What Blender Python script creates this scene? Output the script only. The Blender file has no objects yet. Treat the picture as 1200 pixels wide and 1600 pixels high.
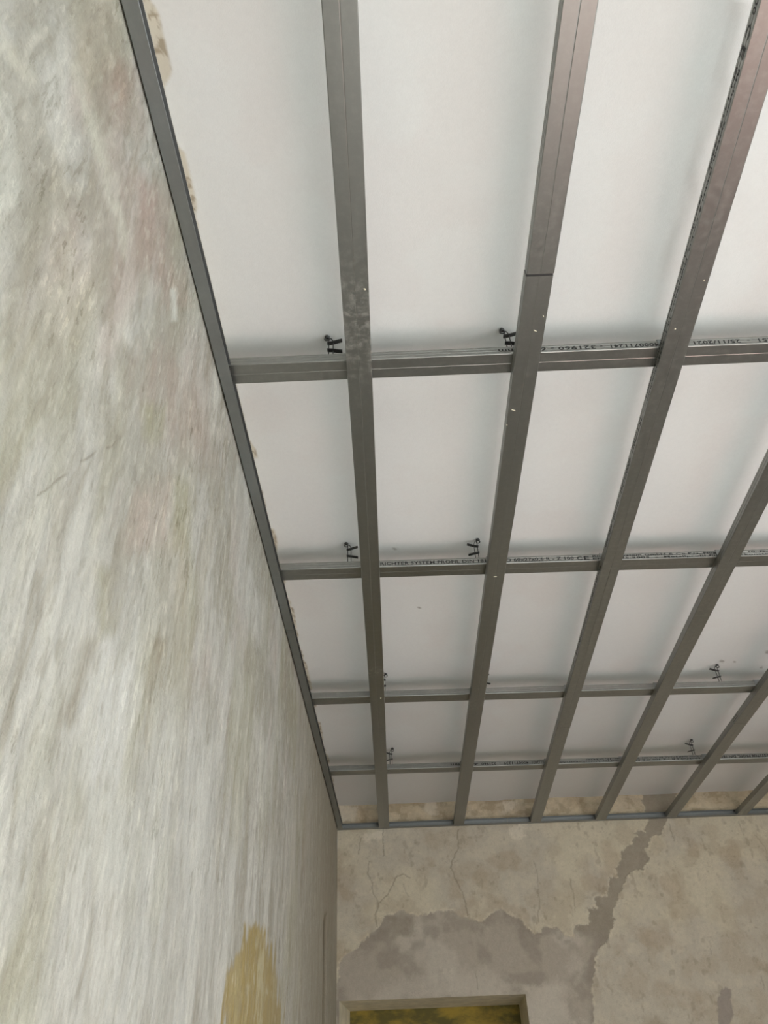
import bpy, math
import numpy as np
from mathutils import Vector, Matrix

# ------------------------------------------------------------------ camera, light, exposure
SC = bpy.context.scene
COL = SC.collection
CZ = 1.45                                    # camera height above the floor
F_PX = 1202.0                                # focal length in pixels of the 1200 x 1600 frame
PITCH, YAW, ROLL = 0.69993, -0.00855, -0.04200
fw = Vector((math.sin(YAW)*math.cos(PITCH), math.cos(YAW)*math.cos(PITCH), math.sin(PITCH)))
r0 = Vector((math.cos(YAW), -math.sin(YAW), 0)); u0 = r0.cross(fw)
rt = math.cos(ROLL)*r0 + math.sin(ROLL)*u0
up = -math.sin(ROLL)*r0 + math.cos(ROLL)*u0
cam_data = bpy.data.cameras.new('camera')
cam = bpy.data.objects.new('camera', cam_data); COL.objects.link(cam)
cam.matrix_world = Matrix((( rt.x, up.x, -fw.x, 0), (rt.y, up.y, -fw.y, 0), (rt.z, up.z, -fw.z, CZ), (0, 0, 0, 1)))
cam_data.sensor_fit = 'VERTICAL'; cam_data.sensor_height = 24.0
cam_data.lens = 24.0*F_PX/1600.0
cam_data.clip_start = 0.02
SC.camera = cam

world = bpy.data.worlds.new('sky'); SC.world = world; world.use_nodes = True
bg = world.node_tree.nodes['Background']
bg.inputs[0].default_value = (0.80, 0.90, 1.0, 1); bg.inputs[1].default_value = 1.0

XR, YB = 3.30, -2.30                         # right wall and back wall of the room
WIN_R = (-1.15, 1.25, 0.12, 2.30)            # window in the right wall: y0, y1, z0, z1
WIN_B = (0.40, 2.10, 0.85, 2.45)             # window in the back wall: x0, x1, z0, z1
def daylight(name, loc, rot, sx, sy, watts, color):
    d = bpy.data.lights.new(name, 'AREA'); d.shape = 'RECTANGLE'; d.size = sx; d.size_y = sy
    d.energy = watts; d.color = color
    o = bpy.data.objects.new(name, d); COL.objects.link(o); o.location = loc; o.rotation_euler = rot
    return o
daylight('window_daylight_side', (XR+0.16, (WIN_R[0]+WIN_R[1])/2, (WIN_R[2]+WIN_R[3])/2), (0, math.pi/2, 0), WIN_R[3]-WIN_R[2], WIN_R[1]-WIN_R[0], 58, (0.93, 1.0, 0.98))
daylight('window_daylight_back', ((WIN_B[0]+WIN_B[1])/2, YB-0.16, (WIN_B[2]+WIN_B[3])/2), (math.pi/2, 0, 0), WIN_B[1]-WIN_B[0], WIN_B[3]-WIN_B[2], 60, (0.95, 1.0, 0.98))
sun_d = bpy.data.lights.new('sun', 'SUN'); sun_d.energy = 37; sun_d.angle = 0.009; sun_d.color = (1.0, 0.995, 0.985)
sun = bpy.data.objects.new('sun', sun_d); COL.objects.link(sun)
sun.rotation_euler = Vector((-0.78, 0.15, -0.56)).to_track_quat('-Z', 'Y').to_euler()

vs = SC.view_settings
vs.view_transform = 'Standard'; vs.look = 'None'; vs.gamma = 1.0; vs.use_curve_mapping = False
vs.exposure = -0.13

# ------------------------------------------------------------------ measured layout (metres, camera above the origin)
H = CZ + 1.44804                             # underside of the long rails
ZC = H + 0.142                               # plaster ceiling
UX, UD = -0.40006, 0.00423                   # left wall: x = UX + UD*y
WY, WD = 4.53426, 0.02578                    # far wall:  y = WY + WD*x
RX = [-0.06479, 0.32857, 0.64635, 1.03859, 1.50839, 1.90615]     # left edge of each long rail at y = 0
RD = [-0.01741, -0.01012, 0.01680, 0.01236, -0.00176, 0.00006]   # its drift in x per metre
CY = [1.17961, 2.03003, 2.94557, 3.72775]    # near edge of each cross rail at x = 0
CD = [0.00991, 0.02945, 0.03876, 0.03887]
XC = UX + UD*(WY+WD*UX)                      # room corner
YC = WY + WD*XC

R3 = np.array([rt, up, fw])
def px_of(P):                                # world points (n,3) -> pixel coordinates of the photograph
    Q = (np.asarray(P, float) - np.array([0, 0, CZ])) @ R3.T
    z = np.maximum(Q[:, 2], 1e-3)
    return 600 + F_PX*Q[:, 0]/z, 800 - F_PX*Q[:, 1]/z, Q[:, 2] > 0.02
def ray(x, y):
    return fw*F_PX + (x-600)*rt + (800-y)*up
def on_z(x, y, z):
    d = ray(x, y); return Vector((0, 0, CZ)) + d*((z-CZ)/d.z)
def on_row(x, y, k):                         # point on the near side of cross rail k
    d = ray(x, y); return Vector((0, 0, CZ)) + d*(CY[k]/(d.y-CD[k]*d.x))

# ------------------------------------------------------------------ numeric noise
def hash2(ix, iy, seed):
    n = (ix.astype(np.int64)*374761393 + iy.astype(np.int64)*668265263 + seed*1442695041) & 0x7fffffff
    n = ((n ^ (n >> 13))*1274126177) & 0x7fffffff
    n = ((n ^ (n >> 16))*1911520717) & 0x7fffffff
    return ((n ^ (n >> 15)) & 0xffff)/65535.0
def vnoise(x, y, seed=0):
    ix, iy = np.floor(x), np.floor(y); fx, fy = x-ix, y-iy
    fx = fx*fx*(3-2*fx); fy = fy*fy*(3-2*fy)
    a, b = hash2(ix, iy, seed), hash2(ix+1, iy, seed); c, d = hash2(ix, iy+1, seed), hash2(ix+1, iy+1, seed)
    return (a*(1-fx)+b*fx)*(1-fy) + (c*(1-fx)+d*fx)*fy
def fbm(x, y, seed=0, octv=4, gain=0.5):
    s = np.zeros_like(x); amp = 1.0; tot = 0.0
    for k in range(octv):
        s += amp*vnoise(x*2.0**k+17.3*k, y*2.0**k+9.1*k, seed+k*7); tot += amp; amp *= gain
    return s/tot
def sstep(a, b, x):
    t = np.clip((x-a)/(b-a), 0, 1); return t*t*(3-2*t)
def poly_sd(px, py, poly):                   # signed distance in pixels, positive inside
    n = len(poly); d = np.full(px.shape, 1e9); ins = np.zeros(px.shape, bool)
    for i in range(n):
        ax, ay = poly[i]; bx, by = poly[(i+1) % n]
        ex, ey = bx-ax, by-ay; l = ex*ex+ey*ey+1e-9
        t = np.clip(((px-ax)*ex+(py-ay)*ey)/l, 0, 1)
        d = np.minimum(d, np.hypot(px-ax-t*ex, py-ay-t*ey))
        c = (ay > py) != (by > py)
        with np.errstate(divide='ignore', invalid='ignore'):
            ins ^= c & (px < ax + (py-ay)*(ex/(ey if abs(ey) > 1e-9 else 1e-9)))
    return np.where(ins, d, -d)
def line_d(px, py, pts):
    d = np.full(px.shape, 1e9)
    for (ax, ay), (bx, by) in zip(pts[:-1], pts[1:]):
        ex, ey = bx-ax, by-ay; l = ex*ex+ey*ey+1e-9
        t = np.clip(((px-ax)*ex+(py-ay)*ey)/l, 0, 1)
        d = np.minimum(d, np.hypot(px-ax-t*ex, py-ay-t*ey))
    return d
def lin(c):
    c = np.asarray(c, float)/255.0
    return np.where(c <= 0.04045, c/12.92, ((c+0.055)/1.055)**2.4)
def mixc(col, c, m):
    return col*(1-m[:, None]) + np.asarray(c)[None, :]*m[:, None]

# ------------------------------------------------------------------ materials
def new_mat(name):
    m = bpy.data.materials.new(name); m.use_nodes = True
    nt = m.node_tree; b = nt.nodes['Principled BSDF']
    return m, nt, b
def N(nt, t, **kw):
    n = nt.nodes.new(t)
    for k, v in kw.items(): setattr(n, k, v)
    return n
def noise_node(nt, scale, detail=4, rough=0.55, stretch=None, coord='Object'):
    tc = N(nt, 'ShaderNodeTexCoord'); src = tc.outputs[coord]
    if stretch:
        mp = N(nt, 'ShaderNodeMapping'); mp.inputs['Scale'].default_value = stretch
        nt.links.new(src, mp.inputs[0]); src = mp.outputs[0]
    n = N(nt, 'ShaderNodeTexNoise'); n.inputs['Scale'].default_value = scale
    n.inputs['Detail'].default_value = detail; n.inputs['Roughness'].default_value = rough
    nt.links.new(src, n.inputs['Vector'])
    return n
def ramp(nt, src, a, b, ca, cb):
    r = N(nt, 'ShaderNodeValToRGB'); e = r.color_ramp.elements
    e[0].position = a; e[1].position = b; e[0].color = (*ca, 1); e[1].color = (*cb, 1)
    nt.links.new(src, r.inputs[0]); return r
def mul(nt, a, b, fac=1.0):
    m = N(nt, 'ShaderNodeMix', data_type='RGBA', blend_type='MULTIPLY'); m.inputs[0].default_value = fac
    nt.links.new(a, m.inputs[6]); nt.links.new(b, m.inputs[7]); return m.outputs[2]

def plaster_mat(name, stretch, fine, bump, var, rough=0.9, flakes=False):
    m, nt, b = new_mat(name)
    at = N(nt, 'ShaderNodeAttribute', attribute_name='tone')
    n1 = noise_node(nt, fine, 6, 0.65, stretch)
    r1 = ramp(nt, n1.outputs[0], 0.3, 0.7, (1-var,)*3, (1+var*0.6,)*3)
    n2 = noise_node(nt, fine*4, 3, 0.6)
    r2 = ramp(nt, n2.outputs[0], 0.3, 0.7, (1-var*0.5,)*3, (1+var*0.3,)*3)
    c = mul(nt, mul(nt, at.outputs['Color'], r1.outputs[0]), r2.outputs[0])
    if flakes:                               # pale and dark upright flakes left by the scraper
        n3 = noise_node(nt, 42, 6, 0.72, (1, 1.5, 0.42)); n4 = noise_node(nt, 3.5, 3, 0.6)
        for a0, a1, tone, k in ((0.57, 0.61, (1.24, 1.24, 1.23), n3), (0.43, 0.385, (0.72, 0.71, 0.67), n3)):
            th = N(nt, 'ShaderNodeMapRange'); th.inputs[1].default_value = a0; th.inputs[2].default_value = a1; nt.links.new(k.outputs[0], th.inputs[0])
            g = N(nt, 'ShaderNodeMapRange'); g.inputs[1].default_value = 0.35; g.inputs[2].default_value = 0.65; nt.links.new(n4.outputs[0], g.inputs[0])
            f = N(nt, 'ShaderNodeMath', operation='MULTIPLY'); nt.links.new(th.outputs[0], f.inputs[0]); nt.links.new(g.outputs[0], f.inputs[1])
            mx = N(nt, 'ShaderNodeMix', data_type='RGBA', blend_type='MULTIPLY'); nt.links.new(f.outputs[0], mx.inputs[0]); nt.links.new(c, mx.inputs[6]); mx.inputs[7].default_value = (*tone, 1)
            c = mx.outputs[2]
    nt.links.new(c, b.inputs['Base Color'])
    b.inputs['Roughness'].default_value = rough
    b.inputs['Specular IOR Level'].default_value = 0.25
    ad = N(nt, 'ShaderNodeMath', operation='ADD'); nt.links.new(n1.outputs[0], ad.inputs[0]); nt.links.new(n2.outputs[0], ad.inputs[1])
    bp = N(nt, 'ShaderNodeBump'); bp.inputs['Strength'].default_value = bump; bp.inputs['Distance'].default_value = 0.004
    nt.links.new(ad.outputs[0], bp.inputs['Height']); nt.links.new(bp.outputs[0], b.inputs['Normal'])
    return m
M = {}
M['left'] = plaster_mat('scraped_plaster', (1, 3.0, 0.8), 30, 0.5, 0.11, flakes=True)
M['far'] = plaster_mat('old_paint', (1, 1, 1), 45, 0.6, 0.08)
M['ceil'] = plaster_mat('white_ceiling_paint', (1, 1, 1), 90, 0.10, 0.02)

def metal_mat(name, col, rough):
    m, nt, b = new_mat(name)
    n = noise_node(nt, 6, 4, 0.6, (1, 0.15, 1))
    r = ramp(nt, n.outputs[0], 0.3, 0.7, tuple(c*0.90 for c in col), tuple(c*1.08 for c in col))
    n2 = noise_node(nt, 55, 5, 0.65)
    at = N(nt, 'ShaderNodeAttribute', attribute_name='dust')
    th = ramp(nt, n2.outputs[0], 0.46, 0.66, (0, 0, 0), (1, 1, 1))
    mm = N(nt, 'ShaderNodeMath', operation='MULTIPLY'); nt.links.new(th.outputs[0], mm.inputs[0]); nt.links.new(at.outputs['Fac'], mm.inputs[1])
    mx = N(nt, 'ShaderNodeMix', data_type='RGBA'); nt.links.new(mm.outputs[0], mx.inputs[0]); nt.links.new(r.outputs[0], mx.inputs[6]); mx.inputs[7].default_value = (0.62, 0.60, 0.55, 1)
    nt.links.new(mx.outputs[2], b.inputs['Base Color'])
    iv = N(nt, 'ShaderNodeMath', operation='SUBTRACT'); iv.inputs[0].default_value = 0.92; nt.links.new(mm.outputs[0], iv.inputs[1]); iv.use_clamp = True
    nt.links.new(iv.outputs[0], b.inputs['Metallic'])
    rr = N(nt, 'ShaderNodeMapRange'); rr.inputs[3].default_value = rough-0.05; rr.inputs[4].default_value = rough+0.08
    nt.links.new(n2.outputs[0], rr.inputs[0]); nt.links.new(rr.outputs[0], b.inputs['Roughness'])
    return m
M['zinc'] = metal_mat('galvanised_steel', (0.295, 0.30, 0.285), 0.36)
M['edge_zinc'] = metal_mat('dull_galvanised_steel', (0.30, 0.315, 0.315), 0.42)
M['dark_steel'] = metal_mat('dark_steel', (0.10, 0.10, 0.10), 0.5)

def flat_mat(name, col, rough=0.8, scale=20, var=0.12, bump=0.0):
    m, nt, b = new_mat(name)
    n = noise_node(nt, scale, 4, 0.6)
    r = ramp(nt, n.outputs[0], 0.3, 0.7, tuple(c*(1-var) for c in col), tuple(min(1, c*(1+var)) for c in col))
    nt.links.new(r.outputs[0], b.inputs['Base Color']); b.inputs['Roughness'].default_value = rough
    if bump:
        bp = N(nt, 'ShaderNodeBump'); bp.inputs['Strength'].default_value = bump; bp.inputs['Distance'].default_value = 0.003
        nt.links.new(n.outputs[0], bp.inputs['Height']); nt.links.new(bp.outputs[0], b.inputs['Normal'])
    return m
M['ink'] = flat_mat('black_print', (0.018, 0.018, 0.018), 0.7)
def floor_mat():
    m, nt, b = new_mat('worn_floor')
    n = noise_node(nt, 3, 4, 0.6); r = ramp(nt, n.outputs[0], 0.3, 0.7, (0.36, 0.355, 0.34), (0.48, 0.475, 0.46))
    tc = N(nt, 'ShaderNodeTexCoord'); d = N(nt, 'ShaderNodeVectorMath', operation='DISTANCE'); d.inputs[1].default_value = (1.9, 1.55, 0)
    nt.links.new(tc.outputs['Object'], d.inputs[0])
    g = N(nt, 'ShaderNodeMapRange'); g.inputs[1].default_value = 1.15; g.inputs[2].default_value = 0.55; nt.links.new(d.outputs['Value'], g.inputs[0])
    mx = N(nt, 'ShaderNodeMix', data_type='RGBA'); nt.links.new(g.outputs[0], mx.inputs[0]); nt.links.new(r.outputs[0], mx.inputs[6]); mx.inputs[7].default_value = (0.42, 0.19, 0.16, 1)
    nt.links.new(mx.outputs[2], b.inputs['Base Color']); b.inputs['Roughness'].default_value = 0.7
    return m
M['floor'] = floor_mat()
M['plain'] = flat_mat('beige_plaster', (0.56, 0.545, 0.51), 0.9, 8, 0.12, 0.3)
M['jamb'] = flat_mat('jamb_plaster', (0.70, 0.64, 0.50), 0.9, 14, 0.18, 0.4)
M['white_paint'] = flat_mat('white_paint', (0.75, 0.75, 0.72), 0.5)
M['crumb'] = flat_mat('plaster_crumb', (0.72, 0.66, 0.52), 0.9)
def ochre():
    m, nt, b = new_mat('ochre_paint')
    n = noise_node(nt, 5, 5, 0.65, (1.4, 1, 3.0))
    r = ramp(nt, n.outputs[0], 0.40, 0.62, (0.13, 0.105, 0.022), (0.36, 0.25, 0.035))
    nt.links.new(r.outputs[0], b.inputs['Base Color']); b.inputs['Roughness'].default_value = 0.75
    return m
M['ochre'] = ochre()

# ------------------------------------------------------------------ object helpers
def link_mesh(name, verts, faces, mat, parent=None, smooth=False):
    me = bpy.data.meshes.new(name); me.from_pydata([tuple(v) for v in verts], [], faces); me.update()
    if mat: me.materials.append(mat)
    if smooth: me.polygons.foreach_set('use_smooth', [True]*len(me.polygons))
    o = bpy.data.objects.new(name, me); COL.objects.link(o)
    if parent: o.parent = parent
    return o
def tag(o, label, cat=None, group=None, kind=None):
    o['label'] = label
    if cat: o['category'] = cat
    if group: o['group'] = group
    if kind: o['kind'] = kind
    return o
def box_vf(x0, x1, y0, y1, z0, z1, base=0):
    v = [(x0, y0, z0), (x1, y0, z0), (x1, y1, z0), (x0, y1, z0), (x0, y0, z1), (x1, y0, z1), (x1, y1, z1), (x0, y1, z1)]
    f = [(0, 3, 2, 1), (4, 5, 6, 7), (0, 1, 5, 4), (1, 2, 6, 5), (2, 3, 7, 6), (3, 0, 4, 7)]
    return v, [tuple(i+base for i in q) for q in f]
def boxes(name, lst, mat, parent=None):
    V, Fc = [], []
    for b in lst:
        v, f = box_vf(*b, base=len(V)); V += v; Fc += f
    return link_mesh(name, V, Fc, mat, parent)
def ticks(a, b, step, *extra):               # evenly spaced values a..b
    n = max(1, int(round((b-a)/step))); return list(np.linspace(a, b, n+1)[:-1])
def grid_surface(name, U, V, P, mat, keep=None):
    """U x V grid of points P (nu*nv,3); faces where keep[i,j]."""
    nu, nv = len(U), len(V)
    i, j = np.meshgrid(np.arange(nu-1), np.arange(nv-1), indexing='ij')
    if keep is not None: i, j = i[keep], j[keep]
    a = (i*nv+j).ravel(); q = np.stack([a, a+nv, a+nv+1, a+1], 1).astype(np.int32)
    me = bpy.data.meshes.new(name)
    me.vertices.add(len(P)); me.vertices.foreach_set('co', np.asarray(P, np.float32).ravel())
    me.loops.add(q.size); me.loops.foreach_set('vertex_index', q.ravel())
    me.polygons.add(len(q)); me.polygons.foreach_set('loop_start', np.arange(0, q.size, 4, dtype=np.int32))
    me.update(calc_edges=True); me.validate()
    me.polygons.foreach_set('use_smooth', np.ones(len(me.polygons), bool))
    me.materials.append(mat)
    o = bpy.data.objects.new(name, me); COL.objects.link(o)
    return o
def set_tone(o, col):
    a = o.data.attributes.new('tone', 'FLOAT_COLOR', 'POINT')
    c = np.ones((len(col), 4), np.float32); c[:, :3] = np.clip(col, 0.005, 0.95)
    a.data.foreach_set('color', c.ravel())

# ------------------------------------------------------------------ left wall (scraped plaster, with relief)
def build_left_wall():
    U = np.array(ticks(YB, 0.2, 0.10) + ticks(0.2, 0.55, 0.005) + ticks(0.55, 1.0, 0.0025) + ticks(1.0, 2.2, 0.005) + ticks(2.2, YC, 0.009) + [YC])
    V = np.array(ticks(0, 1.45, 0.10) + ticks(1.45, 1.90, 0.006) + ticks(1.90, 2.25, 0.003) + ticks(2.25, ZC+0.01, 0.006) + [ZC+0.01])
    s, t = [a.ravel() for a in np.meshgrid(U, V, indexing='ij')]
    P = np.stack([UX+UD*s, s, t], 1)
    px, py, ok = px_of(P); px = np.where(ok, px, -9999); py = np.where(ok, py, -9999)
    streak = fbm(s*22+3*fbm(s*3, t*3, 5), t*3.0, 11, 5, 0.6)            # vertical scraping
    tilt = fbm((s+0.35*t)*26, (t-0.35*s)*5, 31, 5, 0.62)                # slanted trowel strokes
    patch = fbm(s*2.6, t*2.2, 47, 4)
    fine = fbm(s*70, t*26, 61, 3)
    col = np.tile(lin((182, 181, 174)), (len(s), 1))
    col = mixc(col, lin((202, 201, 193)), sstep(0.50, 0.68, streak)*0.6)
    col = mixc(col, lin((156, 151, 138)), sstep(0.50, 0.32, streak)*0.6)
    col = mixc(col, lin((150, 146, 132)), sstep(0.54, 0.74, tilt)*0.35)
    col = mixc(col, lin((206, 204, 192)), sstep(0.44, 0.26, tilt)*0.35)
    pink = sstep(0.50, 0.68, fbm(s*4.5+9, t*2.0, 83, 4))*sstep(2.0, 2.45, t)
    col = mixc(col, lin((178, 158, 148)), pink*0.4)
    ol = sstep(0.53, 0.70, fbm(s*5.5+2, t*2.2+4, 97, 4))
    col = mixc(col, lin((166, 164, 136)), ol*0.35)
    gr = sstep(0.52, 0.68, fbm(s*4+22, t*2.0, 113, 4))
    col = mixc(col, lin((192, 193, 188)), gr*0.4)
    scuff_shade = sstep(0.42, 0.62, fbm(s*7+31, t*6, 131, 5, 0.6))*sstep(1.95, 2.35, t)*(s < 2.6)  # grey-brown mottling, also painting dimmer light into the upper near part
    col = mixc(col, lin((152, 148, 134)), scuff_shade*0.55)
    wob = (fbm(s*30, t*12, 7, 3)-0.5)
    def blob(poly, c, k, soft=7, jag=26):
        nonlocal col
        m = sstep(-soft*1.5, soft*1.5, poly_sd(px+wob*jag*1.6, py+wob*jag, poly))*(0.6+0.4*sstep(0.38, 0.60, tilt if soft > 5 else fine*0+1))
        col = mixc(col, lin(c), m*k)
        return m
    blob([(140, 960), (175, 990), (205, 1060), (205, 1130), (190, 1210), (150, 1245), (120, 1200), (120, 1130), (140, 1060)], (200, 200, 195), 0.85, 14, 40)
    blob([(150, 1250), (220, 1240), (215, 1380), (150, 1385)], (196, 197, 190), 0.6, 20, 40)
    blob([(125, 995), (152, 990), (140, 1060), (125, 1130), (103, 1140), (110, 1070)], (140, 132, 114), 0.75, 9, 30)
    blob([(245, 1000), (262, 1000), (245, 1090), (230, 1180), (222, 1150), (235, 1080)], (142, 132, 112), 0.6, 8, 26)
    blob([(60, 300), (90, 330), (60, 450), (10, 540), (10, 450)], (150, 146, 130), 0.55, 14, 30)
    blob([(0, 40), (30, 90), (58, 125), (50, 135), (20, 110), (0, 80)], (196, 194, 180), 0.8, 6, 16)
    blob([(0, 140), (12, 150), (28, 250), (34, 305), (24, 330), (0, 330)], (198, 200, 192), 0.8, 6, 16)
    blob([(104, 98), (128, 100), (150, 190), (178, 270), (190, 350), (202, 410), (188, 380), (166, 310), (150, 240), (126, 160)], (200, 200, 186), 0.75, 6, 18)
    blob([(168, 90), (200, 100), (205, 150), (190, 200), (165, 170)], (160, 142, 128), 0.75, 14, 24)
    blob([(215, 280), (250, 300), (262, 400), (285, 470), (260, 480), (230, 380)], (168, 148, 138), 0.7, 18, 30)
    blob([(215, 560), (300, 520), (345, 680), (330, 720), (260, 700), (230, 640)], (170, 154, 143), 0.55, 30, 40)
    blob([(205, 770), (265, 745), (262, 850), (205, 860)], (180, 166, 156), 0.7, 18, 30)
    blob([(225, 635), (255, 630), (250, 680), (228, 685)], (160, 160, 132), 0.6, 10, 20)
    blob([(270, 745), (300, 760), (290, 850), (268, 860)], (156, 152, 126), 0.6, 10, 24)
    blob([(150, 880), (180, 900), (170, 985), (150, 1000), (145, 930)], (152, 148, 122), 0.6, 10, 28)
    blob([(265, 452), (272, 450), (277, 500), (270, 502)], (204, 206, 198), 0.9, 3, 6)
    ochre_m = blob([(346, 1640), (350, 1560), (354, 1522), (366, 1492), (383, 1480), (390, 1450), (412, 1448), (420, 1480), (428, 1512), (438, 1535), (446, 1640)], (158, 139, 86), 0.92, 5, 24)*(0.55+0.45*sstep(0.40, 0.52, streak))
    sc = ochre_m*sstep(5, 1, np.abs(px-404+wob*26))*sstep(1455, 1480, py)
    col = mixc(col, lin((190, 182, 152)), sc*0.7)
    col = mixc(col, lin((186, 178, 150)), sstep(0.3, 0.8, ochre_m)*sstep(0.50, 0.40, streak)*0.45)
    sc = ochre_m*sstep(6, 1, np.abs(px-368+wob*30))
    col = mixc(col, lin((180, 168, 128)), sc*0.6)
    # near the corner the plaster is browner and smoother
    brown = sstep(1.9, 3.8, s)
    col = mixc(col, lin((160, 151, 132)), brown*0.75)
    # fine scratches
    col = mixc(col, lin((214, 212, 200)), sstep(0.64, 0.80, fine)*0.3*(1-brown*0.5))
    col = mixc(col, lin((140, 134, 118)), sstep(0.36, 0.24, fine)*0.3*(1-brown*0.5))
    # hairline crack and the open joint beside the corner
    crk = line_d(px+wob*6, py+wob*6, [(58, 774), (72, 766), (92, 749), (106, 741), (120, 727), (136, 717), (150, 704), (170, 697), (190, 682)])
    ck = sstep(3.2, 0.3, crk)*sstep(0.25, 0.55, fbm(s*40, t*40, 19, 2)); col = mixc(col, lin((130, 124, 110)), ck*0.6)
    slit = line_d(px, py, [(510, 1418), (508.5, 1440), (507.5, 1500), (507, 1560), (506.5, 1620)])
    sl = sstep(3.4, 1.6, slit)*sstep(1412, 1450, py)
    col = mixc(col, lin((104, 92, 72)), sl*0.9)
    # raw strip above the edge rail
    raw = sstep(H+0.03, H+0.05, t+0.02*wob)
    rn = fbm(s*24, t*40, 201, 4)
    col = mixc(col, lin((202, 196, 178)), raw)
    col = mixc(col, lin((128, 98, 62)), raw*sstep(0.56, 0.68, rn)*0.6)
    dn = (streak-0.5)*0.0035 + (tilt-0.5)*0.003 + (fine-0.5)*0.0012 + (patch-0.5)*0.010*sstep(0, 0.3, 4.4-s)
    dn = dn*(1-0.6*brown) - ck*0.001 - sl*0.016
    dn = np.where(t > H-0.03, dn*0.3, dn)
    P[:, 0] += dn
    o = grid_surface('wall_left', U, V, P, M['left'])
    # face the room
    o.data.flip_normals()
    set_tone(o, col)
    return tag(o, 'tall left wall of scraped streaky grey plaster', 'wall', kind='structure')
build_left_wall()

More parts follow.
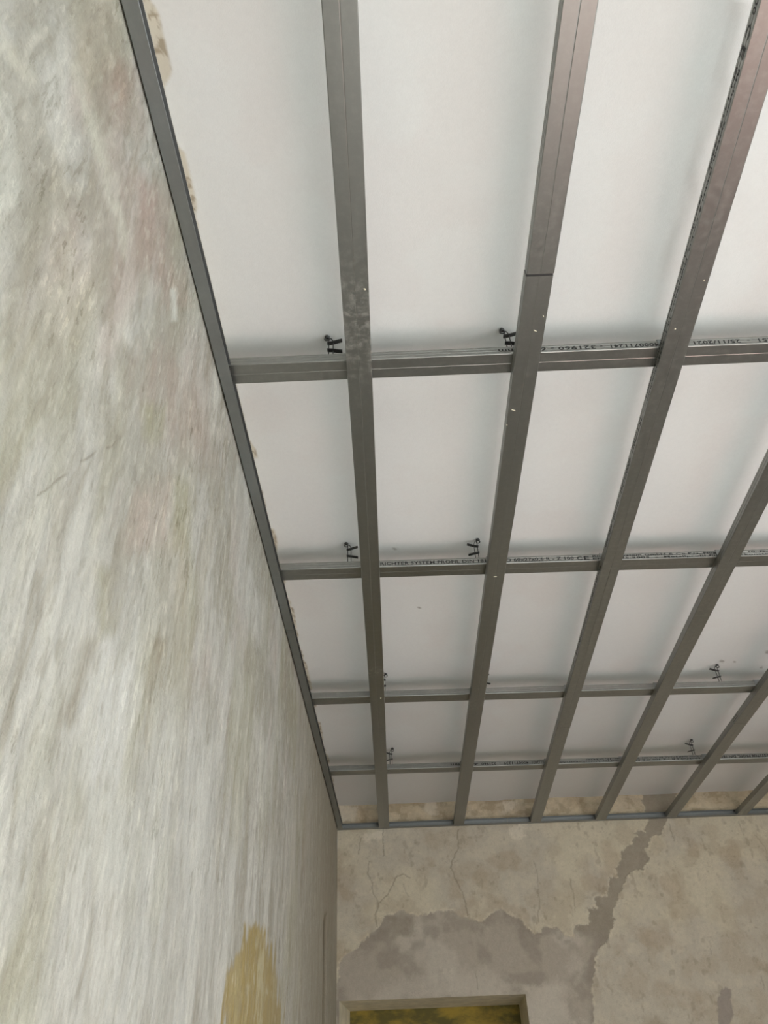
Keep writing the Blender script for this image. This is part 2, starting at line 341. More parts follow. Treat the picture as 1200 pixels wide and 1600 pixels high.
# ------------------------------------------------------------------ far wall with the doorway
DX0, DX1, DZ = -0.3665, 0.5720, CZ+0.6175
def build_far_wall():
    U = np.array(ticks(XC, DX0, 0.0045) + ticks(DX0, DX1, 0.0045) + ticks(DX1, 2.05, 0.0045) + ticks(2.05, XR, 0.10) + [XR])
    V = np.array(ticks(0, 1.86, 0.12) + ticks(1.86, DZ, 0.005) + ticks(DZ, ZC+0.01, 0.0042) + [ZC+0.01])
    xx, zz = [a.ravel() for a in np.meshgrid(U, V, indexing='ij')]
    P = np.stack([xx, WY+WD*xx, zz], 1)
    px, py, ok = px_of(P)
    w1 = fbm(xx*28, zz*28, 5, 4, 0.7)-0.5; w2 = fbm(xx*28+40, zz*28, 9, 4, 0.7)-0.5
    big = fbm(xx*3.2, zz*3.2, 21, 4); mid = fbm(xx*12, zz*12, 23, 4); fin = fbm(xx*55, zz*55, 25, 3)
    k = 1.85
    L = lambda c: lin(c)*k
    col = np.tile(L((150, 143, 130)), (len(xx), 1))
    col = mixc(col, L((160, 152, 134)), sstep(0.45, 0.65, big)*0.8)
    col = mixc(col, L((134, 122, 104)), sstep(0.50, 0.34, mid)*0.35)
    col = mixc(col, L((166, 157, 140)), sstep(0.54, 0.72, mid)*0.35)
    bw = sstep(0.60, 0.72, fbm(xx*7+5, zz*7, 33, 4)); col = mixc(col, L((128, 112, 92)), bw*0.35)
    sp = sstep(0.70, 0.80, fbm(xx*30, zz*22, 41, 3)); col = mixc(col, L((112, 100, 84)), sp*0.35)
    # warmer, dirtier strip above the edge rail
    top = sstep(H+0.02, H+0.035, zz)
    col = mixc(col, L((148, 133, 110)), top*0.5)
    tn = fbm(xx*22, zz*30, 45, 4); col = mixc(col, L((112, 98, 76)), top*sstep(0.48, 0.36, tn)*0.4)
    col = mixc(col, L((168, 156, 134)), top*sstep(0.56, 0.68, tn)*0.4)
    qx, qy = px+w1*13, py+w2*13
    patch = [(520, 1620), (524, 1545), (530, 1510), (540, 1492), (560, 1480), (575, 1466), (585, 1452), (595, 1445), (600, 1432), (612, 1428), (622, 1424), (640, 1426),
             (655, 1432), (670, 1427), (686, 1423), (700, 1424), (715, 1428), (728, 1434), (742, 1440), (755, 1438), (762, 1430), (772, 1424), (780, 1420), (790, 1428),
             (812, 1433), (822, 1450), (835, 1460), (845, 1455), (850, 1448), (868, 1450), (880, 1458), (896, 1467), (898, 1447), (912, 1449), (922, 1441), (915, 1420),
             (928, 1421), (936, 1419), (931, 1403), (950, 1400), (953, 1385), (955, 1373), (968, 1372), (963, 1358), (972, 1345), (974, 1330), (985, 1320), (990, 1308),
             (1000, 1308), (992, 1300), (997, 1295), (1008, 1300), (1012, 1284), (1006, 1264), (1004, 1236), (1062, 1234), (1052, 1256), (1041, 1262), (1040, 1286),
             (1034, 1298), (1030, 1305), (1017, 1303), (1012, 1320), (1005, 1328), (1014, 1342), (1004, 1358), (985, 1360), (975, 1385), (965, 1400), (958, 1420), (955, 1432),
             (959, 1440), (950, 1465), (946, 1472), (935, 1480), (930, 1500), (927, 1520), (925, 1545), (924, 1620)]
    sd = poly_sd(qx, qy, patch); pm = sstep(-1.0, 1.0, sd)
    small = poly_sd(qx, qy, [(1123, 1550), (1133, 1543), (1142, 1546), (1145, 1580), (1139, 1620), (1121, 1620), (1124, 1580)])
    pm = np.maximum(pm, sstep(-1.2, 1.2, small))
    rim = pm*sstep(26, 2, sd)*sstep(0.42, 0.58, mid)
    grey = np.tile(L((137, 129, 118)), (len(xx), 1))
    grey = mixc(grey, L((150, 143, 132)), sstep(0.50, 0.68, fbm(xx*6+3, zz*6, 51, 4))*0.8)
    grey = mixc(grey, L((120, 112, 102)), sstep(0.50, 0.34, fbm(xx*8, zz*8+7, 55, 4))*0.7)
    col = col*(1-pm[:, None]) + grey*pm[:, None]
    col = mixc(col, L((116, 108, 98)), rim*0.7)
    # the narrow branch is darker plaster
    br = pm*sstep(1478, 1440, py)*sstep(880, 910, px); col = mixc(col, L((121, 113, 100)), br*0.75)
    col = mixc(col, L((124, 116, 108)), sstep(-1.5, 1.5, small))
    # pale filler under the rail and above the door
    for q in ([(663, 1253), (680, 1251), (682, 1276), (666, 1276)], [(785, 1252), (808, 1250), (804, 1266), (786, 1268)], [(796, 1290), (820, 1288), (822, 1310), (800, 1313)],
              [(566, 1302), (598, 1299), (597, 1311), (570, 1316)], [(500, 1260), (560, 1258), (552, 1285), (500, 1290)]):
        m = sstep(-3, 3, poly_sd(px+w1*16, py+w2*16, q)); col = mixc(col, L((172, 164, 150)), m*0.75)
    m = sstep(-10, 10, poly_sd(px+w1*40, py+w2*30, [(640, 1520), (760, 1515), (820, 1545), (700, 1562), (580, 1562), (600, 1545)])); col = mixc(col, L((156, 149, 138)), m*0.55)
    m = sstep(-6, 6, poly_sd(px+w1*30, py+w2*24, [(820, 1545), (870, 1530), (900, 1600), (826, 1640)])); col = mixc(col, L((160, 153, 142)), m*0.6)
    m = sstep(-4, 4, poly_sd(px+w1*20, py+w2*16, [(605, 1428), (650, 1432), (645, 1462), (615, 1465)])); col = mixc(col, L((118, 110, 98)), m*0.6)
    m = sstep(-4, 4, poly_sd(px+w1*20, py+w2*16, [(690, 1425), (760, 1442), (755, 1455), (700, 1450)])); col = mixc(col, L((120, 112, 101)), m*0.5)
    # pale flaked edge of the paint around the bare plaster
    rimp = (1-pm)*sstep(-7, -1.5, sd)*sstep(0.46, 0.6, fin); col = mixc(col, L((178, 170, 152)), rimp*0.35)
    # cracks
    cr = [[(588, 1448), (587, 1430), (593, 1410), (605, 1398), (614, 1380), (620, 1370), (632, 1367), (640, 1373)], [(716, 1296), (716, 1325), (706, 1345), (706, 1358), (712, 1375), (722, 1395), (728, 1410), (730, 1430)],
          [(598, 1296), (599, 1336)], [(564, 1308), (561, 1335)], [(592, 1411), (583, 1398), (581, 1380), (575, 1362), (577, 1345)], [(1046, 1288), (1049, 1302), (1053, 1313)], [(1154, 1284), (1158, 1296), (1162, 1306)],
          [(834, 1345), (841, 1370), (842, 1440)], [(892, 1374), (896, 1400), (899, 1425)], [(1190, 1528), (1196, 1545)], [(1108, 1472), (1112, 1492)], [(743, 1520), (748, 1545)], [(630, 1382), (638, 1400)], [(1180, 1305), (1196, 1325), (1200, 1345)]]
    ck = np.zeros(len(xx))
    for i, c in enumerate(cr):
        d = line_d(px+w1*6, py+w2*6, c); ck = np.maximum(ck, sstep(1.7 if i < 2 else 1.3, 0.3, d)*(1.0 if i < 5 else 0.7))
    col = mixc(col, L((96, 86, 72)), ck*0.5)
    col = mixc(col, L((104, 92, 76)), (1-pm)*sstep(0.70, 0.80, fin)*0.2)
    dn = (big-0.5)*0.010 + (mid-0.5)*0.003 + (fin-0.5)*0.0012 - pm*0.003 - ck*0.002 + rimp*0.001
    flat = np.maximum(sstep(0.05, 0.012, np.abs(zz-H-0.013)), np.maximum(sstep(0.10, 0.02, np.abs(zz-DZ))*0.8*(xx < 0.62), sstep(0.06, 0.0, xx-XC)))
    P[:, 1] -= dn*(1-flat)
    iu, iv = np.meshgrid(U[:-1], V[:-1], indexing='ij')
    keep = ~((iu > DX0-1e-6) & (iu < DX1-1e-6) & (iv < DZ-1e-6))
    o = grid_surface('wall_far', U, V, P, M['far'], keep)
    set_tone(o, col)
    return tag(o, 'far wall of flaking beige paint with bare grey plaster patches', 'wall', kind='structure')
wall_far = build_far_wall()

def build_doorway():
    D = 0.345
    y0 = lambda x: WY + WD*x + 0.001
    xa, xb, xc, xd = DX0, DX1, DX0+0.030, DX1
    root = bpy.data.objects.new('door_1', None); COL.objects.link(root); root.location = ((xa+xb)/2, y0(0.1), 0)
    bpy.context.view_layer.update(); inv = Matrix.Translation(-root.location)
    def part(name, V, Fc, mat):
        return link_mesh(name, [inv @ Vector(v) for v in V], Fc, mat, root)
    def slab(name, quad, off, mat):          # a thick piece behind a visible quad
        n = len(quad); V = list(quad) + [tuple(Vector(q)+Vector(off)) for q in quad]
        Fc = [tuple(range(n)), tuple(range(2*n-1, n-1, -1))] + [(i, (i+1) % n, (i+1) % n+n, i+n) for i in range(n)]
        return part(name, V, Fc, mat)
    slab('jamb', [(xa, y0(xa), 0), (xc, y0(xa)+D, 0), (xc, y0(xa)+D, DZ), (xa, y0(xa), DZ)], (-0.02, 0, 0), M['jamb'])
    slab('jamb', [(xb, y0(xb), 0), (xd, y0(xb)+D, 0), (xd, y0(xb)+D, DZ), (xb, y0(xb), DZ)], (0.02, 0, 0), M['jamb'])
    slab('soffit', [(xa-0.02, y0(xa), DZ), (xb+0.02, y0(xb), DZ), (xd+0.02, y0(xb)+D, DZ), (xa-0.02, y0(xa)+D, DZ)], (0, 0, 0.02), M['jamb'])
    bk = slab('back_wall', [(xa-0.02, y0(xa)+D, 0), (xb+0.02, y0(xb)+D, 0), (xb+0.02, y0(xb)+D, DZ), (xa-0.02, y0(xa)+D, DZ)], (0, 0.02, 0), M['ochre'])
    bk['label'] = 'mottled ochre paint at the back of the recess'
    tag(root, 'doorway recess with plastered jambs and ochre paint inside', 'doorway', kind='structure')
build_doorway()

# ------------------------------------------------------------------ ceiling, floor, unseen walls with windows
def build_ceiling():
    U = np.array(ticks(UX-0.005, UX+0.055, 0.003) + ticks(UX+0.055, 2.4, 0.0105) + ticks(2.4, XR, 0.15) + [XR])
    V = np.array(ticks(YB, 0.3, 0.15) + ticks(0.3, 1.6, 0.005) + ticks(1.6, 4.65, 0.011) + [4.65])
    xx, yy = [a.ravel() for a in np.meshgrid(U, V, indexing='ij')]
    P = np.stack([xx, yy, np.full(len(xx), ZC)], 1)
    px, py, ok = px_of(P)
    big = fbm(xx*1.8, yy*1.8, 3, 4); n2 = fbm(xx*5, yy*5, 8, 4); fin = fbm(xx*40, yy*40, 15, 3)
    col = np.tile(np.array([0.79, 0.80, 0.79]), (len(xx), 1))
    col = mixc(col, (0.77, 0.745, 0.73), sstep(0.52, 0.70, n2)*0.35)
    col = mixc(col, (0.78, 0.79, 0.785), sstep(0.50, 0.34, n2)*0.5)
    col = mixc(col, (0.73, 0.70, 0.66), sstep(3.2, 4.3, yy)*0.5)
    # ragged raw edge along the left wall
    e = xx-(UX+UD*yy); rag = fbm(yy*9, xx*4, 71, 4); rag2 = fbm(yy*70, xx*90, 77, 3)
    m = sstep(0.004, -0.004, e-0.012*sstep(0.45, 0.62, rag)-0.024*sstep(0.42, 0.47, yy)*sstep(0.60, 0.56, yy)-0.002); col = mixc(col, (0.66, 0.62, 0.53), m)
    col = mixc(col, (0.24, 0.17, 0.09), m*sstep(0.54, 0.66, rag2)*0.6)
    # specks and chips
    for (sx, sy, r) in ((1128, 1033, 4), (1148, 1034, 3), (1190, 1043, 3), (628, 485, 3), (435, 720, 3), (655, 950, 3), (600, 1052, 3), (1199, 1020, 5), (618, 857, 4)):
        d = np.hypot(px-sx, (py-sy)*1.5); col = mixc(col, (0.22, 0.20, 0.17), sstep(r, r*0.3, d)*0.75*(sx > 700 or sy > 800))
    # edge of a thicker coat of paint beside the third rail
    ridge = [(1150, 0), (1142, 60), (1128, 110), (1118, 180), (1100, 215), (1085, 245), (1080, 275), (1082, 310), (1068, 345), (1048, 385), (1040, 410), (1020, 460)]
    rp = ridge + [(1120, 460), (1300, 0)]
    w = fbm(xx*20, yy*20, 91, 3)-0.5
    step = sstep(-5, 5, poly_sd(px+w*10, py+w*10, rp))*sstep(75, 8, line_d(px, py, ridge))*sstep(470, 380, py)
    P[:, 2] += (big-0.5)*0.012 + (n2-0.5)*0.003 + (fin-0.5)*0.0006 - step*0.0035
    P[:, 2] += 0.010*sstep(0.4, 0.0, 4.53-yy)*(fbm(xx*6, yy*0+2, 5, 3)-0.5)
    o = grid_surface('ceiling', U, V, P, M['ceil']); o.data.flip_normals(); set_tone(o, col)
    return tag(o, 'white painted plaster ceiling above the metal grid', 'ceiling', kind='structure')
build_ceiling()
tag(boxes('floor', [(UX-0.2, XR+0.2, YB-0.2, 5.1, -0.05, 0.0)], M['floor']), 'bare reddish brown floor of the room', 'floor', kind='structure')
y0, y1, z0, z1 = WIN_R
tag(boxes('wall_right', [(XR, XR+0.18, YB-0.2, y0, 0, ZC+0.05), (XR, XR+0.18, y1, 5.0, 0, ZC+0.05), (XR, XR+0.18, y0, y1, 0, z0), (XR, XR+0.18, y0, y1, z1, ZC+0.05)], M['plain']), 'right wall of beige plaster with the window opening', 'wall', kind='structure')
x0, x1, zb0, zb1 = WIN_B
tag(boxes('wall_back', [(UX-0.2, x0, YB-0.18, YB, 0, ZC+0.05), (x1, XR, YB-0.18, YB, 0, ZC+0.05), (x0, x1, YB-0.18, YB, 0, zb0), (x0, x1, YB-0.18, YB, zb1, ZC+0.05)], M['plain']), 'back wall of beige plaster behind the viewer', 'wall', kind='structure')
def window_frame(name, horiz, a0, a1, z0, z1, at):
    t = 0.05; L = []
    for (p0, p1, q0, q1) in ((a0, a0+t, z0, z1), (a1-t, a1, z0, z1), (a0+t, a1-t, z0, z0+t), (a0+t, a1-t, z1-t, z1), ((a0+a1)/2-t/2, (a0+a1)/2+t/2, z0+t, z1-t)):
        L.append((at, at+0.05, p0, p1, q0, q1) if horiz else (p0, p1, at, at+0.05, q0, q1))
    return boxes(name, L, M['white_paint'])
tag(window_frame('window_1', True, y0, y1, z0, z1, XR+0.06), 'white framed window in the right wall', 'window', kind='structure')
tag(window_frame('window_2', False, x0, x1, zb0, zb1, YB-0.12), 'white framed window in the back wall', 'window', kind='structure')

# ------------------------------------------------------------------ steel profiles
def ribbon(poly, t):                         # thin closed outline around an open polyline
    p = np.array(poly, float); n = len(p); off = np.zeros_like(p)
    seg = np.diff(p, axis=0); seg /= np.linalg.norm(seg, axis=1)[:, None]
    nor = np.stack([-seg[:, 1], seg[:, 0]], 1)
    for i in range(n):
        if i == 0: v = nor[0]
        elif i == n-1: v = nor[-1]
        else:
            v = nor[i-1]+nor[i]; v = v/max(0.35, (v@v)/2.0)
            v = v if (v@v) < 4 else v/np.linalg.norm(v)*2
        off[i] = p[i]+v*t
    return [tuple(a) for a in p] + [tuple(a) for a in off[::-1]]
def rail_section():
    half = [(-0.0235, 0.0235), (-0.0235, 0.027), (-0.0292, 0.027), (-0.030, 0.0262), (-0.030, 0.0205), (-0.0293, 0.0198), (-0.0293, 0.0178), (-0.030, 0.0171), (-0.030, 0.0112),
            (-0.0293, 0.0105), (-0.0293, 0.0085), (-0.030, 0.0078), (-0.030, 0.0020), (-0.0294, 0.0007), (-0.0280, 0.0), (-0.0013, 0.0), (0.0, 0.0005)]
    return half + [(-x, z) for x, z in half[-2::-1]]
def edge_section():
    return [(0.0280, 0.0008), (0.0272, 0.0), (0.001, 0.0), (0.0, 0.001), (0.0, 0.0275), (0.001, 0.0285), (0.0272, 0.0285), (0.0280, 0.0277)]
SEC_RAIL = ribbon(rail_section(), 0.0007)
SEC_EDGE = ribbon(edge_section()[::-1], 0.0007)
def extrude(name, sec, y0, y1, mat, dust=None, step=0.03):
    n = len(sec); k = max(1, int((y1-y0)/step)) if dust else 1
    ys = np.linspace(y0, y1, k+1); V = []; Fc = []
    for y in ys: V += [(x, y, z) for x, z in sec]
    for s in range(k):
        for i in range(n):
            a, b = s*n+i, s*n+(i+1) % n; Fc.append((a, b, b+n, a+n))
    m = n//2                                 # thin end caps as quads between the two skins
    for b0, flip in ((0, False), (k*n, True)):
        for i in range(m-1):
            q = (b0+i, b0+i+1, b0+n-2-i, b0+n-1-i); Fc.append(q if flip else q[::-1])
    o = link_mesh(name, V, Fc, mat)
    if dust:
        a = o.data.attributes.new('dust', 'FLOAT', 'POINT')
        a.data.foreach_set('value', np.repeat([dust(y) for y in ys], n).astype(np.float32))
    return o
def fix_normals(o):
    import bmesh
    bm = bmesh.new(); bm.from_mesh(o.data); bmesh.ops.recalc_face_normals(bm, faces=bm.faces); bm.to_mesh(o.data); bm.free()

ORD = ['first', 'second', 'third', 'fourth', 'fifth', 'sixth']
G_LONG, G_CROSS, G_EDGE = 'long lower rails of the ceiling grid', 'upper cross rails of the ceiling grid', 'edge channels along the walls'
def gauss(y, c, w): return math.exp(-((y-c)/w)**2)
DUST = [lambda y: 0.34*gauss(y, 1.06, 0.13)+0.3*gauss(y, 2.68, 0.03)+0.06, lambda y: 0.06+0.06*gauss(y, 0.85, 0.12)+0.12*gauss(y, 3.0, 0.04), lambda y: 0.10, lambda y: 0.10, lambda y: 0.10, lambda y: 0.10]
JOINT = [3.20, 0.952, 3.27, None, 3.312, None]
LONG = {}
def long_rail(i, y0, y1, label, dx=0.0, dz=0.0):
    o = extrude('long_rail', SEC_RAIL, y0, y1, M['zinc'], DUST[i]); fix_normals(o)
    o.location = (RX[i]+0.03+dx, 0, H+dz); o.rotation_euler[2] = -math.atan(RD[i])
    tag(o, label, 'metal rail', G_LONG); return o
for i in range(6):
    xe = RX[i]+0.03+RD[i]*4.5; yend = WY+WD*xe-0.017; yn = YB+0.01
    nm = '%s long steel rail from the left wall' % ORD[i]
    if JOINT[i] is None:
        LONG[i] = [long_rail(i, yn, yend, nm + {3: ', one unbroken length without a joint', 5: ', cut by the right edge of the picture'}[i])]
    else:
        j = JOINT[i]
        near = {0: ', long near length with dusty smears', 1: ', near length ending at the open black joint', 2: ', near length with black side print', 4: ', near length at the right edge'}[i]
        far = {0: ', short length next to the far wall', 1: ', long dark length beyond the open joint', 2: ', short length next to the far wall', 4: ', short length next to the far wall'}[i]
        g = 0.005 if i == 1 else 0.0012
        LONG[i] = [long_rail(i, yn, j-g/2, nm+near, 0.0012 if i == 1 else 0.0008, 0.0006), long_rail(i, j+g/2, yend, nm+far)]
for i in range(6):                           # splice plate inside each joint
    if JOINT[i]:
        o = boxes('splice_plate', [(-0.0285, 0.0285, JOINT[i]-0.06, JOINT[i]+0.06, 0.0016, 0.0026), (-0.0288, -0.0278, JOINT[i]-0.06, JOINT[i]+0.06, 0.0026, 0.022), (0.0278, 0.0288, JOINT[i]-0.06, JOINT[i]+0.06, 0.0026, 0.022)], M['dark_steel'], LONG[i][1])
CROSS = []
for k in range(4):
    x_start = UX+UD*CY[k]+0.006
    o = extrude('cross_rail', SEC_RAIL, x_start, XR-0.01, M['zinc'], lambda y: 0.08, 0.06); fix_normals(o)
    o.location = (0, CY[k]+0.03, H+0.0275); o.rotation_euler[2] = math.atan(CD[k])-math.pi/2
    tag(o, ['nearest cross rail, widest of the four, with upside-down print', 'second cross rail from the viewer, with upright black print', 'third cross rail from the viewer, plain without print', 'cross rail closest to the far wall, with tiny upside-down print'][k], 'metal rail', G_CROSS)
    CROSS.append(o)
# edge channels
def edge_rail(y0, y1, loc, rz, label, mirror=False):
    sec = SEC_EDGE
    o = extrude('edge_channel', sec, y0, y1, M['edge_zinc'], lambda y: 0.06, 0.08); fix_normals(o)
    o.location = loc; o.rotation_euler[2] = rz
    return tag(o, label, 'metal channel', G_EDGE)
uj = 2.345
edge_rail(YB+0.01, uj-0.001, (UX+0.0040, 0, H+0.0010), -math.atan(UD), 'edge channel along the left wall, long near length up to the joint')
edge_rail(uj+0.001, YC-0.004, (UX+0.0044, 0, H+0.0009), -math.atan(UD), 'edge channel along the left wall, darker far length into the corner')
tf = math.atan(WD)-math.pi/2
ej = on_z(793, 1282, H+0.02).x
edge_rail(XC+0.002, ej-0.001, (0, WY-0.002, H+0.0010), tf, 'edge channel on the far wall, short length beside the corner')
edge_rail(ej+0.001, XR-0.01, (0, WY-0.002, H+0.0010), tf, 'edge channel on the far wall, long bright length right of its joint')

# ------------------------------------------------------------------ print on the rails
def text_mesh(s, lo, hi, zlo, zhi, place, parent, name='printed_text'):
    """lay string s into the rectangle lo..hi (along the rail) x zlo..zhi; place(a, b) -> local point."""
    cu = bpy.data.curves.new('t', 'FONT'); cu.body = s; cu.size = 1.0; cu.space_character = 1.05; cu.resolution_u = 2; cu.offset = 0.02
    ob = bpy.data.objects.new('t', cu); COL.objects.link(ob)
    bpy.context.view_layer.update()
    me = bpy.data.meshes.new_from_object(ob.evaluated_get(bpy.context.evaluated_depsgraph_get()))
    bpy.data.objects.remove(ob); bpy.data.curves.remove(cu)
    co = np.array([v.co[:] for v in me.vertices]); mn, mx = co.min(0), co.max(0)
    for v, c in zip(me.vertices, co):
        a = lo+(hi-lo)*(c[0]-mn[0])/(mx[0]-mn[0]); b = zlo+(zhi-zlo)*(c[1]-mn[1])/(mx[1]-mn[1])
        v.co = place(a, b)
    me.materials.clear(); me.materials.append(M['ink']); me.name = name; me.update()
    o = bpy.data.objects.new(name, me); COL.objects.link(o); o.parent = parent
    o['label'] = 'black printed lettering'; o['kind'] = 'stuff'
    return o
NEAR = lambda a, b: (0.0303, a, b)           # near side of a cross rail
def row_x(px, k, py):                        # distance along cross rail k of a pixel column
    p = on_row(px, py, k); return p.x*math.sqrt(1+CD[k]**2)
def row_text(k, s, p0, p1, py, zlo, zhi):    # p0 -> p1 in reading order; right to left means upside down
    a, b = row_x(p0, k, py), row_x(p1, k, py)
    if b > a: text_mesh(s, a, b, zlo, zhi, NEAR, CROSS[k])
    else: text_mesh(s, a, b, zhi, zlo, NEAR, CROSS[k])
row_text(0, '321960 - 6900 mm', 932, 778, 546, 0.005, 0.0185)
row_text(0, '4000711241  -', 1031, 937, 541, 0.005, 0.0185)
row_text(0, '2251  -  25/11/2021', 1217, 1083, 534, 0.005, 0.0185)
row_text(1, 'RICHTER SYSTEM PROFIL DIN 18182 - CD 60x27x0,6 R - Z 100', 594, 898, 880, 0.0045, 0.0195)
row_text(1, 'C', 901, 909, 872, 0.004, 0.0195)
row_text(1, 'E', 912, 920, 872, 0.004, 0.0195)
row_text(1, 'Richter System GmbH & Co.KG, Flughafenstr. 10, D-64347 Griesheim', 924, 1290, 865, 0.0125, 0.0225)
row_text(1, 'EN 14195:2005  -  Metallprofil für Unterkonstruktionssysteme', 924, 1290, 865, 0.0025, 0.0115)
row_text(3, '6900mm', 745, 704, 1197, 0.006, 0.020)
row_text(3, '4000711239  -  321960  -', 826, 745, 1195, 0.006, 0.020)
row_text(3, '25/11/2021', 858, 831, 1193, 0.006, 0.020)
row_text(3, 'Metallprofil für Unterkonstruktion', 1000, 862, 1190, 0.006, 0.014)
row_text(3, 'Flughafenstr. 10, D-64347', 1000, 915, 1190, 0.0155, 0.024)
row_text(3, 'Richter System GmbH & Co.KG, EN 14195:2005', 1110, 1003, 1186, 0.0155, 0.024)
row_text(3, 'CD 60x27x0,6 R - Z 100 C E', 1110, 1003, 1186, 0.005, 0.014)
row_text(3, 'RICHTER SYSTEM PROFIL DIN 18182', 1225, 1120, 1182, 0.006, 0.020)
# third long rail: print on its left side, upside down, running away from the viewer
LEFT = lambda a, b: (-0.0303, a, b)
rail = LONG[2][0]
y_ce = on_z(1172, 42, H+0.012).y
text_mesh('CD 60x27x0,6 R - Z 100', y_ce-0.30, y_ce-0.018, 0.020, 0.006, LEFT, rail)
text_mesh('C', y_ce-0.004, y_ce+0.018, 0.0215, 0.004, LEFT, rail)
text_mesh('E', y_ce+0.030, y_ce+0.050, 0.0215, 0.004, LEFT, rail)
yy = y_ce+0.065
text_mesh('Richter System GmbH & Co.KG, Flughafenstr. 10, D-64347 Griesheim', yy, yy+0.78, 0.0125, 0.003, LEFT, rail)
text_mesh('EN 14195:2005  -  Metallprofil für Unterkonstruktionssysteme', yy, yy+0.78, 0.0235, 0.0145, LEFT, rail)
text_mesh('25/11/2021  4000711241 - 321960 - 6900 mm', yy+0.84, yy+1.40, 0.020, 0.006, LEFT, rail)
text_mesh('RICHTER SYSTEM PROFIL DIN 18182 - CD 60x27x0,6 R - Z 100', yy+1.50, yy+2.16, 0.020, 0.006, LEFT, rail)

# ------------------------------------------------------------------ clips at the crossings
def bent_strip(pts, width, t):               # a strip of sheet following pts (y, z), 'width' along x
    P = ribbon(pts, t); n = len(P)
    V = [(-width/2, a, b) for a, b in P] + [(width/2, a, b) for a, b in P]
    Fc = [(i, (i+1) % n, (i+1) % n+n, i+n) for i in range(n)]
    m = n//2
    for i in range(m-1):
        Fc.append((i, i+1, n-2-i, n-1-i)); Fc.append((n+i, n+n-1-i, n+n-2-i, n+i+1))
    return V, Fc
e = 0.0309
V, Fc = bent_strip([(-e+0.004, -0.006), (-e, -0.002), (-e, 0.0285), (-e+0.002, 0.0300), (e-0.002, 0.0300), (e, 0.0285), (e, -0.002), (e-0.004, -0.006)], 0.054, 0.0009)
clip_mesh = None
for k in range(4):
    for i in range(6):
        # crossing of long rail i with cross rail k
        y = (CY[k]+0.03+CD[k]*(RX[i]+0.03))/(1-CD[k]*RD[i]); x = RX[i]+0.03+RD[i]*y
        if clip_mesh is None:
            o = link_mesh('cross_clip', V, Fc, M['edge_zinc']); fix_normals(o); clip_mesh = o.data
        else:
            o = bpy.data.objects.new('cross_clip', clip_mesh); COL.objects.link(o)
        o.location = (x, y, H+0.0275); o.rotation_euler[2] = math.atan(CD[k])
        tag(o, 'steel clip where %s long rail from left wall meets %s cross rail' % (ORD[i], ['nearest', 'second', 'third', 'farthest'][k]), 'clip', 'clips at the rail crossings')

# ------------------------------------------------------------------ spring hangers between ceiling and cross rails
def tube(pts, r, n=8):
    pts = [Vector(p) for p in pts]; V = []; Fc = []
    for i, p in enumerate(pts):
        d = (pts[min(i+1, len(pts)-1)]-pts[max(i-1, 0)]).normalized()
        a = d.cross(Vector((0.31, 0.92, 0.2))).normalized(); b = d.cross(a)
        for k in range(n):
            t = 2*math.pi*k/n; V.append(p+a*r*math.cos(t)+b*r*math.sin(t))
    for i in range(len(pts)-1):
        for k in range(n):
            Fc.append((i*n+k, i*n+(k+1) % n, (i+1)*n+(k+1) % n, (i+1)*n+k))
    Fc.append(tuple(range(n-1, -1, -1))); Fc.append(tuple(range((len(pts)-1)*n, len(pts)*n)))
    return V, Fc
GAP = ZC-(H+0.0545)
def make_hanger(side):
    root = bpy.data.objects.new('rail_hanger', None); COL.objects.link(root)
    parts = []
    for dx in (-0.0055, 0.0055):             # the two wires, hooked under the rail lips
        v, f = tube([(dx, 0.008*(1 if dx > 0 else -1), -0.003), (dx, 0.004*(1 if dx > 0 else -1), 0.0), (dx, 0, 0.006), (dx, 0, GAP*0.75), (dx*0.5-side*0.002, 0, GAP*0.88), (-side*0.008, 0, GAP-0.006)], 0.0014)
        parts.append(link_mesh('wire', v, f, M['dark_steel'], root, True))
    for zc, tilt in ((GAP*0.34, -0.22), (GAP*0.68, 0.30)):       # the two wings of the spring leaf
        L = 0.028; w = 0.0050
        P = [(-side*0.009, zc-tilt*0.008), (side*0.004, zc), (side*L*0.6, zc+tilt*L*0.55), (side*L, zc+tilt*L)]
        R = ribbon(P, 0.0028); n = len(R)
        V = [(a, -w, b) for a, b in R] + [(a, w, b) for a, b in R]
        Fc = [(i, (i+1) % n, (i+1) % n+n, i+n) for i in range(n)]
        for i in range(n//2-1): Fc += [(i, i+1, n-2-i, n-1-i), (n+i, n+n-1-i, n+n-2-i, n+i+1)]
        o = link_mesh('spring_wing', V, Fc, M['dark_steel'], root); fix_normals(o); parts.append(o)
    v, f = tube([(-side*0.010, 0, GAP+0.004), (-side*0.010, 0, GAP-0.003), (-side*0.010, 0, GAP-0.004), (-side*0.010, 0, GAP-0.007)], 0.0034, 12)
    for i, q in enumerate(v):                # washer-like head of the ceiling anchor
        s = (0.8, 2.0, 2.0, 1.2)[i//12]; q.x = -side*0.010+(q.x+side*0.010)*s; q.y *= s
    parts.append(link_mesh('anchor_head', v, f, M['dark_steel'], root, True))
    v, f = tube([(-side*0.010+0.006*math.cos(t), 0.0, GAP-0.011+0.006*math.sin(t)) for t in np.linspace(0, 2*math.pi, 13)], 0.0017)
    parts.append(link_mesh('eyelet', v, f, M['dark_steel'], root, True))
    return root
def copy_tree(o):
    r = o.copy(); COL.objects.link(r)
    for ch in o.children:
        c = ch.copy(); COL.objects.link(c); c.parent = r
    return r
proto = {}
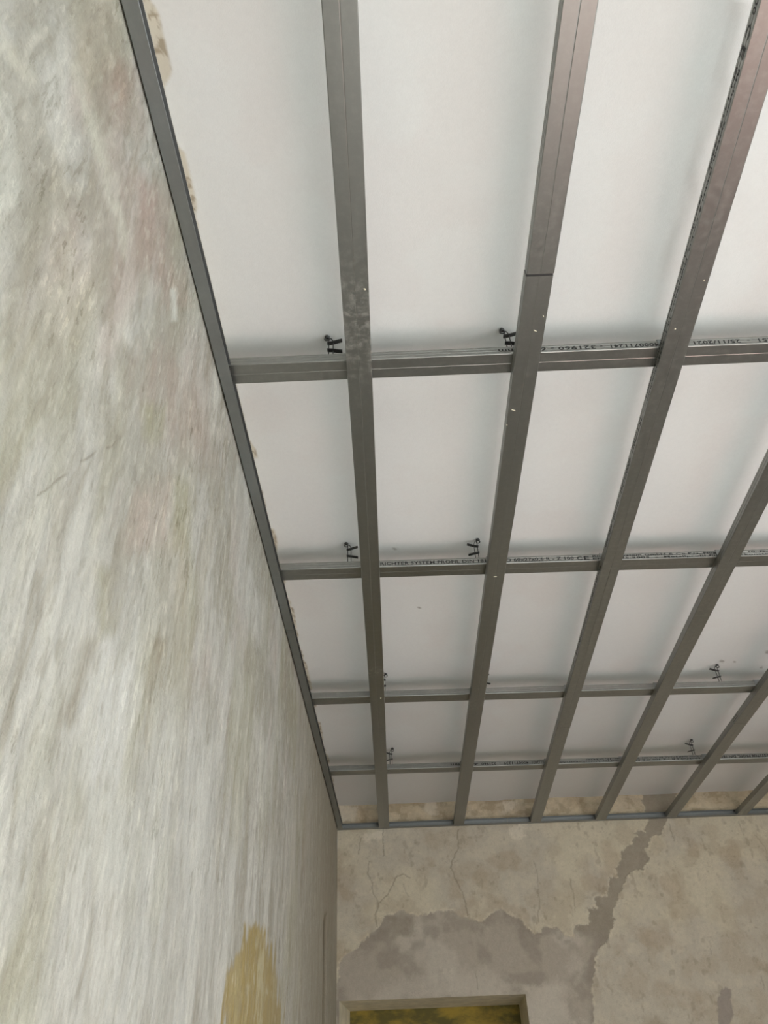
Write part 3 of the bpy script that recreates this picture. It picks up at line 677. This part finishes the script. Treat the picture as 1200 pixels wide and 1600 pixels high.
HANG = [(0, 517, 548, 1, 'dark spring hanger above the nearest cross rail, left of the first long rail'),
        (0, 795, 538, 1, 'dark spring hanger above the nearest cross rail, touching the second long rail'),
        (1, 546, 878, 1, 'dark spring hanger above the second cross rail, left of the first long rail'),
        (1, 746, 873, -1, 'dark spring hanger above the second cross rail, left of the second long rail'),
        (2, 600, 1081, -1, 'dark spring hanger above the third cross rail, half hidden by the first long rail'),
        (2, 757, 1078, 1, 'dark spring hanger above the third cross rail, its tip showing beside the second long rail'),
        (2, 1125, 1063, -1, 'dark spring hanger above the third cross rail, between fourth and fifth long rails'),
        (3, 611, 1193, -1, 'dark spring hanger above the farthest cross rail, right of the first long rail'),
        (3, 1085, 1181, -1, 'dark spring hanger above the farthest cross rail, left of the fifth long rail')]
used = set()
for (k, hx, hy, side, lab) in HANG:
    if side not in proto: proto[side] = make_hanger(side); o = proto[side]
    else: o = copy_tree(proto[side])
    d = ray(hx, hy); p = Vector((0, 0, CZ)) + d*((CY[k]+0.014)/(d.y-CD[k]*d.x))
    o.location = (p.x, CY[k]+0.014+CD[k]*p.x, H+0.0545); o.rotation_euler[2] = math.atan(CD[k])
    tag(o, lab, 'hanger', 'spring hangers holding the cross rails')

# ------------------------------------------------------------------ crumbs of plaster stuck under the rails
import random
rnd = random.Random(4)
def crumb(parent, pxx, pyy, ln, wd, ang):
    p = on_z(pxx, pyy, H-0.0004); q = parent.matrix_world.inverted() @ p
    n = 9; V = []
    for z, s in ((0.0006, 1.0), (-0.0012, 0.7)):
        for i in range(n):
            t = 2*math.pi*i/n; r = s*(0.75+0.5*rnd.random()); a, b = ln*r*math.cos(t), wd*r*math.sin(t)
            V.append((q.x+a*math.cos(ang)-b*math.sin(ang), q.y+a*math.sin(ang)+b*math.cos(ang), q.z+z))
    Fc = [(i, (i+1) % n, (i+1) % n+n, i+n) for i in range(n)] + [tuple(range(n)), tuple(range(2*n-1, n-1, -1))]
    link_mesh('plaster_crumb', V, Fc, M['crumb'], parent)
bpy.context.view_layer.update()
for (i, s, a, b, ln, wd, an) in ((1, 1, 836, 517, 0.0055, 0.0012, 0.5), (1, 1, 849, 494, 0.003, 0.001, 1.0), (1, 1, 802, 641, 0.006, 0.0011, 0.4), (1, 1, 792, 664, 0.003, 0.0015, 1.2), (1, 1, 774, 901, 0.0060, 0.0016, 0.0),
                             (0, 0, 595, 1091, 0.003, 0.003, 0), (2, 0, 1055, 514, 0.002, 0.0018, 0.3), (2, 0, 1100, 438, 0.002, 0.0014, 1.2), (0, 0, 570, 452, 0.003, 0.002, 0.8)):
    crumb(LONG[i][s], a, b, ln, wd, an)
